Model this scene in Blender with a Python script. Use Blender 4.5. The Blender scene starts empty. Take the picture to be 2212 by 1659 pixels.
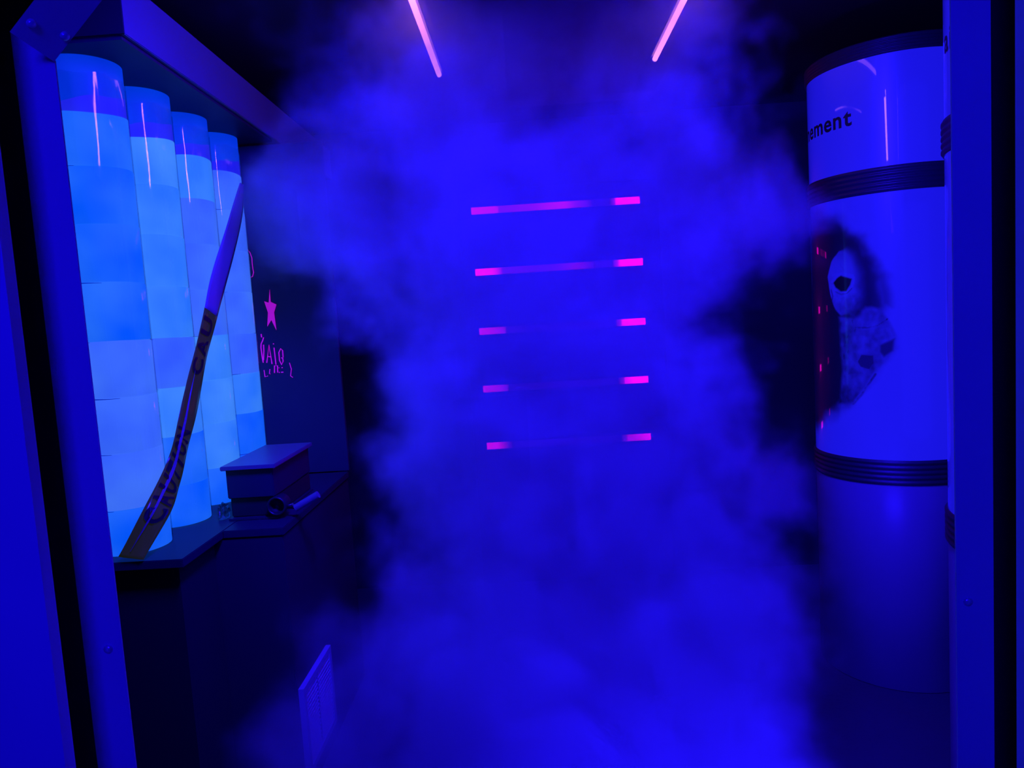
import bpy, bmesh, math, random
from math import sin, cos, pi, radians as R
from mathutils import Vector, Matrix

random.seed(7)
scene = bpy.context.scene
COL = scene.collection

# ------------------------------------------------------------------ camera
cam_data = bpy.data.cameras.new('camera')
cam_data.sensor_fit = 'HORIZONTAL'
cam_data.sensor_width = 36.0
cam_data.lens = 25.942
cam_data.clip_start = 0.02
cam = bpy.data.objects.new('camera', cam_data)
COL.objects.link(cam)
H = 1.5
PITCH, YAW, ROLL = R(5.107), R(1.575), R(3.632)
cam.matrix_world = (Matrix.Translation((0, 0, H)) @ Matrix.Rotation(YAW, 4, 'Z')
                    @ Matrix.Rotation(R(90) - PITCH, 4, 'X') @ Matrix.Rotation(-ROLL, 4, 'Z'))
scene.camera = cam

# ------------------------------------------------------------------ world, lamps, exposure
world = bpy.data.worlds.new('world')
scene.world = world
world.use_nodes = True
world.node_tree.nodes['Background'].inputs['Color'].default_value = (0.0, 0.0, 0.004, 1)
world.node_tree.nodes['Background'].inputs['Strength'].default_value = 1.0

BLUE = (0.0125, 0.004, 1.0)


def area(name, loc, target, sx, sy, power, color=BLUE, spread=180):
    l = bpy.data.lights.new(name, 'AREA')
    l.shape = 'RECTANGLE'
    l.size, l.size_y = sx, sy
    l.energy = power
    l.color = color
    l.spread = R(spread)
    o = bpy.data.objects.new(name, l)
    COL.objects.link(o)
    o.location = loc
    d = Vector(target) - Vector(loc)
    o.rotation_euler = d.to_track_quat('-Z', 'Y').to_euler()
    return o


area('corridor_lamp', (-0.30, -1.0, 2.2), (0.1, 1.6, 0.9), 0.6, 0.4, 35, color=(0.005, 0.0006, 1.0))
area('ceiling_blacklight', (-0.28, 1.45, 2.50), (-0.85, 2.70, 1.25), 0.07, 0.7, 92, spread=128)
area('ceiling_blacklight_right', (0.52, 1.45, 2.50), (1.00, 2.70, 1.25), 0.07, 0.7, 92, spread=128)
area('floor_fill', (0.40, 1.30, 0.06), (0.75, 2.6, 0.5), 0.8, 0.08, 22, spread=150)  # unseen fill light, added to brighten the low smoke and the tank foot

vs = scene.view_settings
vs.view_transform = 'Standard'
vs.look = 'None'
vs.exposure = 0.0
vs.gamma = 1.0
vs.use_curve_mapping = False
scene.display_settings.display_device = 'sRGB'
scene.cycles.volume_bounces = 0
scene.cycles.volume_step_rate = 8.0
scene.cycles.volume_max_steps = 256
scene.cycles.max_bounces = 4
scene.cycles.use_denoising = True
scene.cycles.use_light_tree = False
scene.cycles.adaptive_threshold = 0.2


# ------------------------------------------------------------------ materials
MATS = {}


def new_mat(name):
    m = bpy.data.materials.new(name)
    m.use_nodes = True
    nt = m.node_tree
    return m, nt, nt.nodes, nt.links, nt.nodes['Principled BSDF']


def paint(name, col, rough=0.5, coat=0.0, noise=0.06, scale=8.0, emit=None, estr=0.0, bump=0.0, metal=0.0):
    """Painted surface: colour mottled a little by noise, optional fine bump."""
    m, nt, N, L, p = new_mat(name)
    tc = N.new('ShaderNodeTexCoord')
    nz = N.new('ShaderNodeTexNoise')
    nz.inputs['Scale'].default_value = scale
    nz.inputs['Detail'].default_value = 1
    L.new(tc.outputs['Object'], nz.inputs['Vector'])
    mx = N.new('ShaderNodeMix')
    mx.data_type = 'RGBA'
    mx.inputs[6].default_value = tuple(c * (1 - noise) for c in col) + (1,)
    mx.inputs[7].default_value = tuple(min(1, c * (1 + noise)) for c in col) + (1,)
    L.new(nz.outputs['Fac'], mx.inputs[0])
    L.new(mx.outputs[2], p.inputs['Base Color'])
    p.inputs['Roughness'].default_value = rough
    p.inputs['Metallic'].default_value = metal
    if coat:
        p.inputs['Coat Weight'].default_value = coat
        p.inputs['Coat Roughness'].default_value = 0.03
    if emit:
        p.inputs['Emission Color'].default_value = emit + (1,)
        p.inputs['Emission Strength'].default_value = estr
    if bump:
        b = N.new('ShaderNodeBump')
        b.inputs['Strength'].default_value = bump
        b.inputs['Distance'].default_value = 0.004
        n2 = N.new('ShaderNodeTexNoise')
        n2.inputs['Scale'].default_value = scale * 6
        L.new(tc.outputs['Object'], n2.inputs['Vector'])
        L.new(n2.outputs['Fac'], b.inputs['Height'])
        L.new(b.outputs['Normal'], p.inputs['Normal'])
    return m


def glow(name, col, strength):
    m, nt, N, L, p = new_mat(name)
    p.inputs['Base Color'].default_value = (0.3, 0.3, 0.3, 1)
    p.inputs['Emission Color'].default_value = col + (1,)
    p.inputs['Emission Strength'].default_value = strength
    return m


def paper(name, col_a, col_b, strength):
    """Back-lit paper: glowing with slight cloudy variation from the lamp inside."""
    m, nt, N, L, p = new_mat(name)
    tc = N.new('ShaderNodeTexCoord')
    nz = N.new('ShaderNodeTexNoise')
    nz.inputs['Scale'].default_value = 5.0
    nz.inputs['Detail'].default_value = 2
    info = N.new('ShaderNodeObjectInfo')
    add = N.new('ShaderNodeVectorMath')
    add.operation = 'ADD'
    comb = N.new('ShaderNodeCombineXYZ')
    mul = N.new('ShaderNodeMath')
    mul.operation = 'MULTIPLY'
    mul.inputs[1].default_value = 17.0
    L.new(info.outputs['Random'], mul.inputs[0])
    L.new(mul.outputs[0], comb.inputs[0])
    L.new(tc.outputs['Object'], add.inputs[0])
    L.new(comb.outputs[0], add.inputs[1])
    L.new(add.outputs[0], nz.inputs['Vector'])
    mr = N.new('ShaderNodeMapRange')
    mr.inputs[1].default_value = 0.3
    mr.inputs[2].default_value = 0.7
    L.new(nz.outputs['Fac'], mr.inputs[0])
    mx = N.new('ShaderNodeMix')
    mx.data_type = 'RGBA'
    mx.inputs[6].default_value = col_a + (1,)
    mx.inputs[7].default_value = col_b + (1,)
    L.new(mr.outputs[0], mx.inputs[0])
    p.inputs['Base Color'].default_value = (0.05, 0.05, 0.05, 1)
    p.inputs['Roughness'].default_value = 0.7
    L.new(mx.outputs[2], p.inputs['Emission Color'])
    p.inputs['Emission Strength'].default_value = strength
    return m


def clear_film(name, gloss=0.35, tint=(1, 1, 1), rough=0.06, bump=0.0, bscale=12):
    m, nt, N, L, p = new_mat(name)
    N.remove(p)
    out = N['Material Output']
    tr = N.new('ShaderNodeBsdfTransparent')
    tr.inputs[0].default_value = tint + (1,)
    gl = N.new('ShaderNodeBsdfGlossy')
    gl.inputs['Roughness'].default_value = rough
    fr = N.new('ShaderNodeFresnel')
    fr.inputs[0].default_value = 1.45
    ml = N.new('ShaderNodeMath')
    ml.operation = 'MULTIPLY_ADD'
    ml.inputs[1].default_value = 0.5
    ml.inputs[2].default_value = gloss * 0.1
    L.new(fr.outputs[0], ml.inputs[0])
    mx = N.new('ShaderNodeMixShader')
    L.new(ml.outputs[0], mx.inputs[0])
    L.new(tr.outputs[0], mx.inputs[1])
    L.new(gl.outputs[0], mx.inputs[2])
    L.new(mx.outputs[0], out.inputs['Surface'])
    if bump:
        tc = N.new('ShaderNodeTexCoord')
        mp = N.new('ShaderNodeMapping')
        mp.inputs['Scale'].default_value = (1, 1, 0.12)
        n2 = N.new('ShaderNodeTexNoise')
        n2.inputs['Scale'].default_value = bscale
        b = N.new('ShaderNodeBump')
        b.inputs['Strength'].default_value = bump
        b.inputs['Distance'].default_value = 0.01
        L.new(tc.outputs['Object'], mp.inputs[0])
        L.new(mp.outputs[0], n2.inputs['Vector'])
        L.new(n2.outputs['Fac'], b.inputs['Height'])
        L.new(b.outputs['Normal'], gl.inputs['Normal'])
        L.new(b.outputs['Normal'], fr.inputs['Normal'])
    return m


M_FRAME = paint('pale_frame_paint', (0.66, 0.66, 0.66), 0.55)
M_CLAD = paint('white_cladding', (0.80, 0.80, 0.80), 0.6)
M_BLACK = paint('matt_black', (0.012, 0.012, 0.012), 0.8)
M_DARK = paint('dark_board', (0.016, 0.016, 0.016), 0.6)
M_FLOOR = paint('dark_floor', (0.06, 0.06, 0.06), 0.45, bump=0.2)
M_CEIL = paint('black_ceiling', (0.015, 0.015, 0.015), 0.8)
M_STRIP = paint('grey_ceiling_panel', (0.10, 0.10, 0.10), 0.7)
M_HEAD = paint('grey_beam', (0.17, 0.17, 0.17), 0.6)
M_SHELF = paint('dark_blue_shelf', (0.022, 0.010, 0.035), 0.5)
M_PLINTH = paint('grey_plinth', (0.03, 0.03, 0.03), 0.6)
M_BOARD = paint('blue_grey_board', (0.028, 0.012, 0.035), 0.7)
M_BOLT = paint('bolt_steel', (0.8, 0.8, 0.8), 0.25, metal=0.4)
M_DOOR = paint('grey_door', (0.06, 0.06, 0.06), 0.6)
M_RUBBER = paint('black_rubber', (0.02, 0.02, 0.022), 0.45, bump=0.1)
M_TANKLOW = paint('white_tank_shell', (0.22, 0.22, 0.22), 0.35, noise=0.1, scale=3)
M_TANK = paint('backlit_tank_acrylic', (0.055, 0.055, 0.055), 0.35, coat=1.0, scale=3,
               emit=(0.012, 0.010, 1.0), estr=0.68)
M_INK = paint('black_ink', (0.01, 0.01, 0.012), 0.5)
M_RED = paint('fluorescent_red_paint', (0.9, 0.05, 0.3), 0.7, emit=(0.60, 0.0, 0.42), estr=0.5)
M_LEDPINK = glow('pink_led', (1.0, 0.28, 0.85), 3.0)
M_LEDBODY = paint('led_channel', (0.35, 0.35, 0.35), 0.4)
M_BAR_OFF = paint('bar_off', (0.08, 0.03, 0.08), 0.4)
M_CAP = paper('tube_cap_glow', (0.0, 0.030, 0.80), (0.0, 0.055, 0.95), 0.75)
M_LINER = paper('tube_liner_glow', (0.012, 0.012, 0.95), (0.02, 0.03, 1.0), 0.8)
M_PAPER = [paper('paper_glow_deep', (0.0, 0.10, 1.0), (0.02, 0.17, 1.0), 0.95),
           paper('paper_glow_light', (0.02, 0.18, 1.0), (0.055, 0.27, 1.0), 0.95),
           paper('paper_glow_violet', (0.03, 0.11, 1.0), (0.055, 0.19, 1.0), 0.95)]
M_SEAM = paint('paper_seam', (0.05, 0.05, 0.10), 0.7, emit=(0.0, 0.02, 0.6), estr=0.6)
M_FILM = clear_film('clear_sleeve', 0.5, (0.97, 0.97, 1.0), 0.05, 0.25, 18)
M_WRAP = clear_film('crumpled_film', 2.0, (0.8, 0.8, 0.9), 0.08, 0.5, 40)
M_HOUSING = paint('dark_housing', (0.02, 0.02, 0.02), 0.4)
M_LID = paint('grey_lid', (0.15, 0.15, 0.15), 0.35)
M_CHROME = paint('chrome', (0.8, 0.8, 0.8), 0.15, metal=1.0)
M_HOSE = paint('grey_hose', (0.16, 0.16, 0.16), 0.5)
M_VENT = paint('pale_vent', (0.40, 0.40, 0.40), 0.45)
M_VENTBACK = paint('vent_mesh', (0.10, 0.10, 0.10), 0.6)


def tape_mat():
    m, nt, N, L, p = new_mat('caution_tape_film')
    N.remove(p)
    out = N['Material Output']
    tr = N.new('ShaderNodeBsdfTransparent')
    tr.inputs[0].default_value = (0.55, 0.42, 0.10, 1)
    df = N.new('ShaderNodeBsdfPrincipled')
    df.inputs['Base Color'].default_value = (0.09, 0.08, 0.015, 1)
    df.inputs['Roughness'].default_value = 0.25
    df.inputs['Emission Color'].default_value = (0.35, 0.4, 0.2, 1)
    df.inputs['Emission Strength'].default_value = 0.02
    mx = N.new('ShaderNodeMixShader')
    mx.inputs[0].default_value = 0.9
    L.new(tr.outputs[0], mx.inputs[1])
    L.new(df.outputs[0], mx.inputs[2])
    L.new(mx.outputs[0], out.inputs['Surface'])
    return m


M_TAPE = tape_mat()


# ------------------------------------------------------------------ builders
def tag(o, label=None, cat=None, group=None, kind=None):
    if label:
        o['label'] = label
    if cat:
        o['category'] = cat
    if group:
        o['group'] = group
    if kind:
        o['kind'] = kind
    return o


def empty(name, loc, label=None, cat=None, group=None, kind=None):
    o = bpy.data.objects.new(name, None)
    o.empty_display_size = 0.1
    o.location = loc
    COL.objects.link(o)
    return tag(o, label, cat, group, kind)


def wloc(o):
    v = Vector((0, 0, 0))
    while o is not None:
        v += o.location
        o = o.parent
    return v


def link(name, me, mat, parent=None, loc=None):
    o = bpy.data.objects.new(name, me)
    if mat is not None and not me.materials:
        me.materials.append(mat)
    COL.objects.link(o)
    if loc is not None:
        o.location = loc
    if parent is not None:
        o.parent = parent
    return o


def from_bm(name, bm, mat, parent=None, smooth=False):
    """World-space bmesh -> object (local to its parent)."""
    if parent is not None:
        bmesh.ops.translate(bm, verts=bm.verts, vec=-wloc(parent))
    bmesh.ops.recalc_face_normals(bm, faces=bm.faces)
    me = bpy.data.meshes.new(name)
    bm.to_mesh(me)
    bm.free()
    if smooth:
        for p in me.polygons:
            p.use_smooth = True
    return link(name, me, mat, parent)


def bm_box(bm, x0, x1, y0, y1, z0, z1, bevel=0.0):
    vs_ = [bm.verts.new(v) for v in [(x0, y0, z0), (x1, y0, z0), (x1, y1, z0), (x0, y1, z0),
                                     (x0, y0, z1), (x1, y0, z1), (x1, y1, z1), (x0, y1, z1)]]
    fs = [bm.faces.new([vs_[i] for i in f]) for f in
          [(3, 2, 1, 0), (4, 5, 6, 7), (0, 1, 5, 4), (1, 2, 6, 5), (2, 3, 7, 6), (3, 0, 4, 7)]]
    if bevel:
        es = list({e for f in fs for e in f.edges})
        bmesh.ops.bevel(bm, geom=es, offset=bevel, segments=2, affect='EDGES')


def box(name, x0, x1, y0, y1, z0, z1, mat, parent=None, bevel=0.0):
    bm = bmesh.new()
    bm_box(bm, x0, x1, y0, y1, z0, z1, bevel)
    return from_bm(name, bm, mat, parent)


def prism_xz(name, poly, y0, y1, mat, parent=None, holes=None):
    """Polygon in XZ extruded from y0 to y1."""
    bm = bmesh.new()
    a = [bm.verts.new((x, y0, z)) for x, z in poly]
    b = [bm.verts.new((x, y1, z)) for x, z in poly]
    n = len(poly)
    bm.faces.new(a)
    bm.faces.new(b[::-1])
    for i in range(n):
        bm.faces.new([a[i], a[(i + 1) % n], b[(i + 1) % n], b[i]])
    return from_bm(name, bm, mat, parent)


def star_xz(name, poly, y0, y1, mat, parent=None):
    """Star outline fanned from its centre, with thickness."""
    bm = bmesh.new()
    n = len(poly)
    c = (sum(p[0] for p in poly[1::2]) / (n / 2), sum(p[1] for p in poly[1::2]) / (n / 2))
    rings = []
    for y in (y0, y1):
        rings.append(([bm.verts.new((x, y, z)) for x, z in poly], bm.verts.new((c[0], y, c[1]))))
    for i in range(n):
        j = (i + 1) % n
        (a, ca), (b, cb) = rings
        bm.faces.new([a[i], a[j], ca])
        bm.faces.new([b[j], b[i], cb])
        bm.faces.new([a[j], a[i], b[i], b[j]])
    return from_bm(name, bm, mat, parent)


def ring_xz(name, outer, inner, y0, y1, mat, parent=None):
    """Flat ring (same number of outer and inner points) with thickness."""
    bm = bmesh.new()
    n = len(outer)
    V = [[bm.verts.new((p[0], y, p[1])) for p in ring] for ring in (outer, inner) for y in (y0, y1)]
    of, ob, inf, inb = V
    for i in range(n):
        j = (i + 1) % n
        bm.faces.new([of[i], of[j], inf[j], inf[i]])
        bm.faces.new([ob[j], ob[i], inb[i], inb[j]])
        bm.faces.new([of[j], of[i], ob[i], ob[j]])
        bm.faces.new([inf[i], inf[j], inb[j], inb[i]])
    return from_bm(name, bm, mat, parent)


def lathe(name, profile, cx, cy, mat, parent=None, seg=72, smooth=True, zfun=None, closed=False):
    """Revolve (r, z) profile around a vertical axis."""
    bm = bmesh.new()
    rings = []
    for k, (r, z) in enumerate(profile):
        ring = []
        for i in range(seg):
            a = 2 * pi * i / seg
            dz = zfun(k, a) if zfun else 0
            ring.append(bm.verts.new((cx + r * cos(a), cy + r * sin(a), z + dz)))
        rings.append(ring)
    K = len(rings)
    for k in range(K if closed else K - 1):
        A, B = rings[k], rings[(k + 1) % K]
        for i in range(seg):
            j = (i + 1) % seg
            bm.faces.new([A[i], A[j], B[j], B[i]])
    o = from_bm(name, bm, mat, parent, smooth)
    return o


def tube_along(name, p0, p1, r, mat, parent=None, seg=12, r1=None):
    p0, p1 = Vector(p0), Vector(p1)
    r1 = r if r1 is None else r1
    d = (p1 - p0).normalized()
    u = d.orthogonal().normalized()
    v = d.cross(u)
    bm = bmesh.new()
    A = [bm.verts.new(p0 + (u * cos(2 * pi * i / seg) + v * sin(2 * pi * i / seg)) * r) for i in range(seg)]
    B = [bm.verts.new(p1 + (u * cos(2 * pi * i / seg) + v * sin(2 * pi * i / seg)) * r1) for i in range(seg)]
    for i in range(seg):
        j = (i + 1) % seg
        bm.faces.new([A[i], A[j], B[j], B[i]])
    bm.faces.new(A[::-1])
    bm.faces.new(B)
    return from_bm(name, bm, mat, parent)


def stroke_xz(name, pts, y, w, mat, parent, depth=0.003):
    """Painted brush stroke: a polyline of given width lying on a board facing the camera."""
    bm = bmesh.new()
    P = [Vector((p[0], p[1])) for p in pts]
    n = len(P)
    Ls, Rs = [], []
    for i in range(n):
        t = (P[min(i + 1, n - 1)] - P[max(i - 1, 0)])
        t = t.normalized() if t.length else Vector((1, 0))
        nn = Vector((-t.y, t.x)) * w / 2
        Ls.append(P[i] + nn)
        Rs.append(P[i] - nn)
    fa = [bm.verts.new((p.x, y - depth, p.y)) for p in Ls]
    fb = [bm.verts.new((p.x, y - depth, p.y)) for p in Rs]
    ba = [bm.verts.new((p.x, y, p.y)) for p in Ls]
    bb = [bm.verts.new((p.x, y, p.y)) for p in Rs]
    for i in range(n - 1):
        bm.faces.new([fa[i], fa[i + 1], fb[i + 1], fb[i]])
        bm.faces.new([ba[i + 1], ba[i], fa[i], fa[i + 1]][::-1])
        bm.faces.new([bb[i], bb[i + 1], fb[i + 1], fb[i]][::-1])
    bm.faces.new([fa[0], fb[0], bb[0], ba[0]])
    bm.faces.new([fa[-1], ba[-1], bb[-1], fb[-1]])
    return from_bm(name, bm, mat, parent)


def glyph(ch, size, bold=0.0):
    """Verts (2-D) and faces of one character, plus its advance."""
    cu = bpy.data.curves.new('glyph', 'FONT')
    cu.body = ch
    cu.size = size
    cu.offset = bold
    cu.resolution_u = 3
    o = bpy.data.objects.new('glyph', cu)
    COL.objects.link(o)
    dg = bpy.context.evaluated_depsgraph_get()
    me = bpy.data.meshes.new_from_object(o.evaluated_get(dg))
    vv = [(v.co.x, v.co.y) for v in me.vertices]
    ff = [tuple(p.vertices) for p in me.polygons]
    bpy.data.objects.remove(o)
    bpy.data.curves.remove(cu)
    bpy.data.meshes.remove(me)
    return vv, ff


def mesh_from(name, verts, faces, mat, parent, smooth=False):
    bm = bmesh.new()
    V = [bm.verts.new(v) for v in verts]
    for f in faces:
        try:
            bm.faces.new([V[i] for i in f])
        except ValueError:
            pass
    if parent is not None:
        bmesh.ops.translate(bm, verts=bm.verts, vec=-wloc(parent))
    me = bpy.data.meshes.new(name)
    bm.to_mesh(me)
    bm.free()
    if smooth:
        for p in me.polygons:
            p.use_smooth = True
    return link(name, me, mat, parent)


def dome(name, c, r, h, mat, parent, seg=14, axis=(0, -1, 0)):
    """Round bolt head bulging along the axis, with a small washer edge."""
    bm = bmesh.new()
    ax = Vector(axis).normalized()
    u = ax.orthogonal().normalized()
    v = ax.cross(u)
    c = Vector(c)
    rings = []
    for k in range(5):
        a = k / 4 * pi / 2 * 0.96
        rr, hh = r * cos(a), h * (0.25 + 0.75 * sin(a)) if k else 0.0
        rings.append([bm.verts.new(c + ax * hh + (u * cos(2 * pi * i / seg) + v * sin(2 * pi * i / seg)) * rr) for i in range(seg)])
    for k in range(4):
        for i in range(seg):
            j = (i + 1) % seg
            bm.faces.new([rings[k][i], rings[k][j], rings[k + 1][j], rings[k + 1][i]])
    bm.faces.new(rings[4])
    return from_bm(name, bm, mat, parent, True)


# ------------------------------------------------------------------ the room
CZ = 2.56            # ceiling height
YB = 4.12            # back wall
tag(box('floor', -2.6, 2.4, -3.0, YB + 0.1, -0.06, 0.0, M_FLOOR), kind='structure')
tag(box('ceiling', -1.5, 1.95, 1.06, YB + 0.1, CZ, CZ + 0.06, M_CEIL), kind='structure')
tag(box('wall_left', -1.45, -1.38, 1.06, YB + 0.1, 0, CZ, M_BLACK), kind='structure')
tag(box('wall_right', 1.86, 1.93, 1.06, YB + 0.1, 0, CZ, M_BLACK), kind='structure')
tag(box('wall_back', -1.38, 1.86, YB, YB + 0.08, 0, CZ, M_DARK), kind='structure')
# grey panel of the ceiling between the two light tubes, a little lower than the black ceiling
tag(box('trim_1', -0.27, 0.555, 1.1, 3.75, CZ - 0.03, CZ - 0.001, M_STRIP), kind='structure')

# doorway: outer cladding, black rebate, white frame of flat bars with cut corners
XL, XR = -0.605, 0.566          # clear opening
FW = 0.056                      # bar width
FY0, FY1 = 1.0, 1.003
ZC = 1.878                      # where the corner cut starts (inner edge)
CUT = 0.36
ZT = ZC + CUT


def octo(xl, xr, zc, zt, cut, z0=0.0):
    return [(xl, z0), (xl, zc), (xl + cut, zt), (xr - cut, zt), (xr, zc), (xr, z0)]


def ring_open(name, outer, inner, y0, y1, mat, parent=None):
    """Portal (open at the floor): outer and inner outlines running left foot -> over the top -> right foot."""
    bm = bmesh.new()
    of = [bm.verts.new((x, y0, z)) for x, z in outer]
    ob = [bm.verts.new((x, y1, z)) for x, z in outer]
    nf = [bm.verts.new((x, y0, z)) for x, z in inner]
    nb = [bm.verts.new((x, y1, z)) for x, z in inner]
    for i in range(len(outer) - 1):
        j = i + 1
        bm.faces.new([of[i], of[j], nf[j], nf[i]])
        bm.faces.new([ob[j], ob[i], nb[i], nb[j]])
        bm.faces.new([of[j], of[i], ob[i], ob[j]])
        bm.faces.new([nf[i], nf[j], nb[j], nb[i]])
    for i in (0, -1):
        bm.faces.new([of[i], nf[i], nb[i], ob[i]])
    return from_bm(name, bm, mat, parent)


out_big = [(-2.2, 0), (-2.2, 1.8), (-2.2, 2.95), (2.2, 2.95), (2.2, 1.8), (2.2, 0)]
tag(ring_open('wall_front', out_big, octo(XL - 0.05, XR + 0.046, ZC + 0.02, ZT + 0.05, CUT + 0.02), 1.008, 1.06, M_BLACK), kind='structure')
clad = [(-2.2, 0), (-2.2, 2.0), (-2.2, 2.95), (2.2, 2.95), (2.2, 2.0), (2.2, 0)]
tag(ring_open('trim_2', clad, octo(-0.634, 0.592, 1.93, 2.32, 0.39), 0.895, 0.915, M_CLAD), kind='structure')

door = empty('door_1', (0, FY0, 0), kind='structure')
tag(door, 'white octagonal door frame of flat bolted bars framing the view')
post_l = [(XL - FW, 0), (XL, 0), (XL - 0.001, ZC), (XL - FW, ZC + 0.04)]
prism_xz('post', post_l, FY0, FY1, M_FRAME, door)
post_r = [(XR + FW * 0.9, 0), (XR, 0), (XR, ZC), (XR + FW * 0.9, ZC + 0.04)]
prism_xz('post', post_r, FY0, FY1, M_FRAME, door)


def brace(side):
    """Corner bar at 45 degrees, bent so that its face looks down into the opening."""
    s = 1 if side < 0 else -1
    xi = XL if side < 0 else XR
    xo = XL - FW + 0.0455 if side < 0 else XR + FW * 0.9 - 0.0455
    yi, yo = FY0 - 0.003, FY0 - 0.070
    zi, zo = ZC - 0.003, ZC + 0.011
    ln = CUT + 0.02
    verts = []
    for t in (0.0, 1.0):
        verts += [(xi + s * t * ln, yi, zi + t * ln), (xo + s * t * ln, yo, zo + t * ln),
                  (xo + s * t * ln, yo + 0.006, zo + t * ln + 0.002), (xi + s * t * ln, yi + 0.004, zi + t * ln + 0.004)]
    faces = [(0, 1, 2, 3), (7, 6, 5, 4), (0, 4, 5, 1), (1, 5, 6, 2), (2, 6, 7, 3), (3, 7, 4, 0)]
    bm = bmesh.new()
    V = [bm.verts.new(v) for v in verts]
    for f in faces:
        bm.faces.new([V[i] for i in f])
    b = from_bm('corner_brace', bm, M_FRAME, door)
    nrm = Vector((s * 0.68, -0.25, -0.68)).normalized()
    for u, t in ((0.80, 0.05), (0.16, 0.075)):
        c = Vector((xi + (xo - xi) * u + s * t * ln * 0.9, yi + (yo - yi) * u, zi + (zo - zi) * u + t * ln * 0.9))
        dome('bolt', c, 0.006, 0.006, M_BOLT, b, axis=nrm)
    return b


brace(-1)
brace(1)
prism_xz('lintel', [(XL + CUT, ZT), (XR - CUT, ZT), (XR - CUT, ZT + FW), (XL + CUT, ZT + FW)], FY0, FY1, M_FRAME, door)
for x, z in ((-0.625, 1.068), (0.581, 1.072), (-0.63, 0.35), (0.59, 0.35)):
    dome('bolt', (x, FY0, z), 0.0065, 0.005, M_BOLT, door)

# left niche: white beam over the lit tubes, dark fascia above it
X0 = -0.986
tag(box('trim_3', -1.37, X0, 1.94, 3.95, 2.285, 2.435, M_HEAD, bevel=0.002), kind='structure')
tag(box('trim_5', -1.37, X0, 1.934, 1.9395, 2.285, 2.435, M_BLACK), kind='structure')
tag(box('trim_4', -1.37, X0 - 0.012, 1.945, 3.06, 2.274, 2.285, M_SHELF), kind='structure')

# shelf carrying the lit tubes, closed dark front below it
sh = empty('display_shelf', (-1.18, 2.5, 0), 'dark built-in shelf unit carrying the four glowing tubes', 'shelf')
box('shelf_board', -1.37, X0, 1.95, 3.05, 0.875, 0.9, M_SHELF, sh, bevel=0.002)
box('front_panel', -1.37, X0 - 0.03, 1.985, 2.215, 0.0, 0.873, M_BLACK, sh)

pl = empty('plinth', (-0.9, 2.6, 0), 'dark grey plinth cabinet with a vent grille on its side', 'cabinet')
box('body', -1.37, -0.80, 2.22, 3.05, 0.0, 0.874, M_PLINTH, pl, bevel=0.003)
box('top', X0 + 0.001, -0.795, 2.215, 3.05, 0.876, 0.9, M_SHELF, pl, bevel=0.002)

# vent grille on the plinth side
vg = empty('vent_grille', (-0.80, 2.36, 0.11), 'white louvred vent grille low on the plinth side', 'vent')
vy0, vy1, vz0, vz1 = 2.225, 2.545, 0.085, 0.372
bm = bmesh.new()
for (a, b, c, d) in ((vy0, vy1, vz1 - 0.02, vz1), (vy0, vy1, vz0, vz0 + 0.02), (vy0, vy0 + 0.022, vz0 + 0.02, vz1 - 0.02), (vy1 - 0.022, vy1, vz0 + 0.02, vz1 - 0.02)):
    bm_box(bm, -0.799, -0.781, a, b, c, d)
bmesh.ops.remove_doubles(bm, verts=bm.verts, dist=0.0005)
from_bm('frame', bm, M_VENT, vg)
box('backing', -0.799, -0.796, vy0 + 0.02, vy1 - 0.02, vz0 + 0.018, vz1 - 0.018, M_VENTBACK, vg)
box('mullion', -0.796, -0.784, 2.372, 2.380, vz0 + 0.02, vz1 - 0.02, M_VENT, vg)
slat_me = None
ns = 18
for half, (a, b) in enumerate(((vy0 + 0.023, 2.371), (2.381, vy1 - 0.023))):
    slat_me = None
    for k in range(ns):
        z = vz0 + 0.027 + k * (vz1 - vz0 - 0.052) / (ns - 1)
        if slat_me is None:
            bm = bmesh.new()
            vv = [(-0.006, 0.004), (0.006, -0.004), (0.0065, -0.003), (-0.0055, 0.005)]
            A = [bm.verts.new((x, -(b - a) / 2, zz)) for x, zz in vv]
            B = [bm.verts.new((x, (b - a) / 2, zz)) for x, zz in vv]
            bm.faces.new(A)
            bm.faces.new(B[::-1])
            for i in range(4):
                bm.faces.new([A[i], B[i], B[(i + 1) % 4], A[(i + 1) % 4]])
            bmesh.ops.recalc_face_normals(bm, faces=bm.faces)
            slat_me = bpy.data.meshes.new('slat')
            bm.to_mesh(slat_me)
            bm.free()
        link('slat', slat_me, M_VENT, vg, Vector((-0.789, (a + b) / 2, z)) - wloc(vg))

# ------------------------------------------------------------------ four glowing tubes
TR = 0.106
SEAMS = [2.125, 1.980, 1.826, 1.667, 1.505, 1.348, 1.192, 1.032, 0.902]
tube_names = ['nearest of the four glowing blue tubes, beside the door frame post',
              'second glowing blue tube counted from the door frame post',
              'third glowing blue tube, with the grey box in front of its foot',
              'farthest glowing blue tube, beside the board with the red star']
shade = [[0, 0, 0, 0, 2, 2, 2, 0], [1, 1, 1, 1, 2, 1, 0, 0], [1, 2, 2, 2, 1, 1, 1, 0], [2, 2, 2, 2, 2, 1, 0, 0]]
seg_mesh = {}


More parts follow.
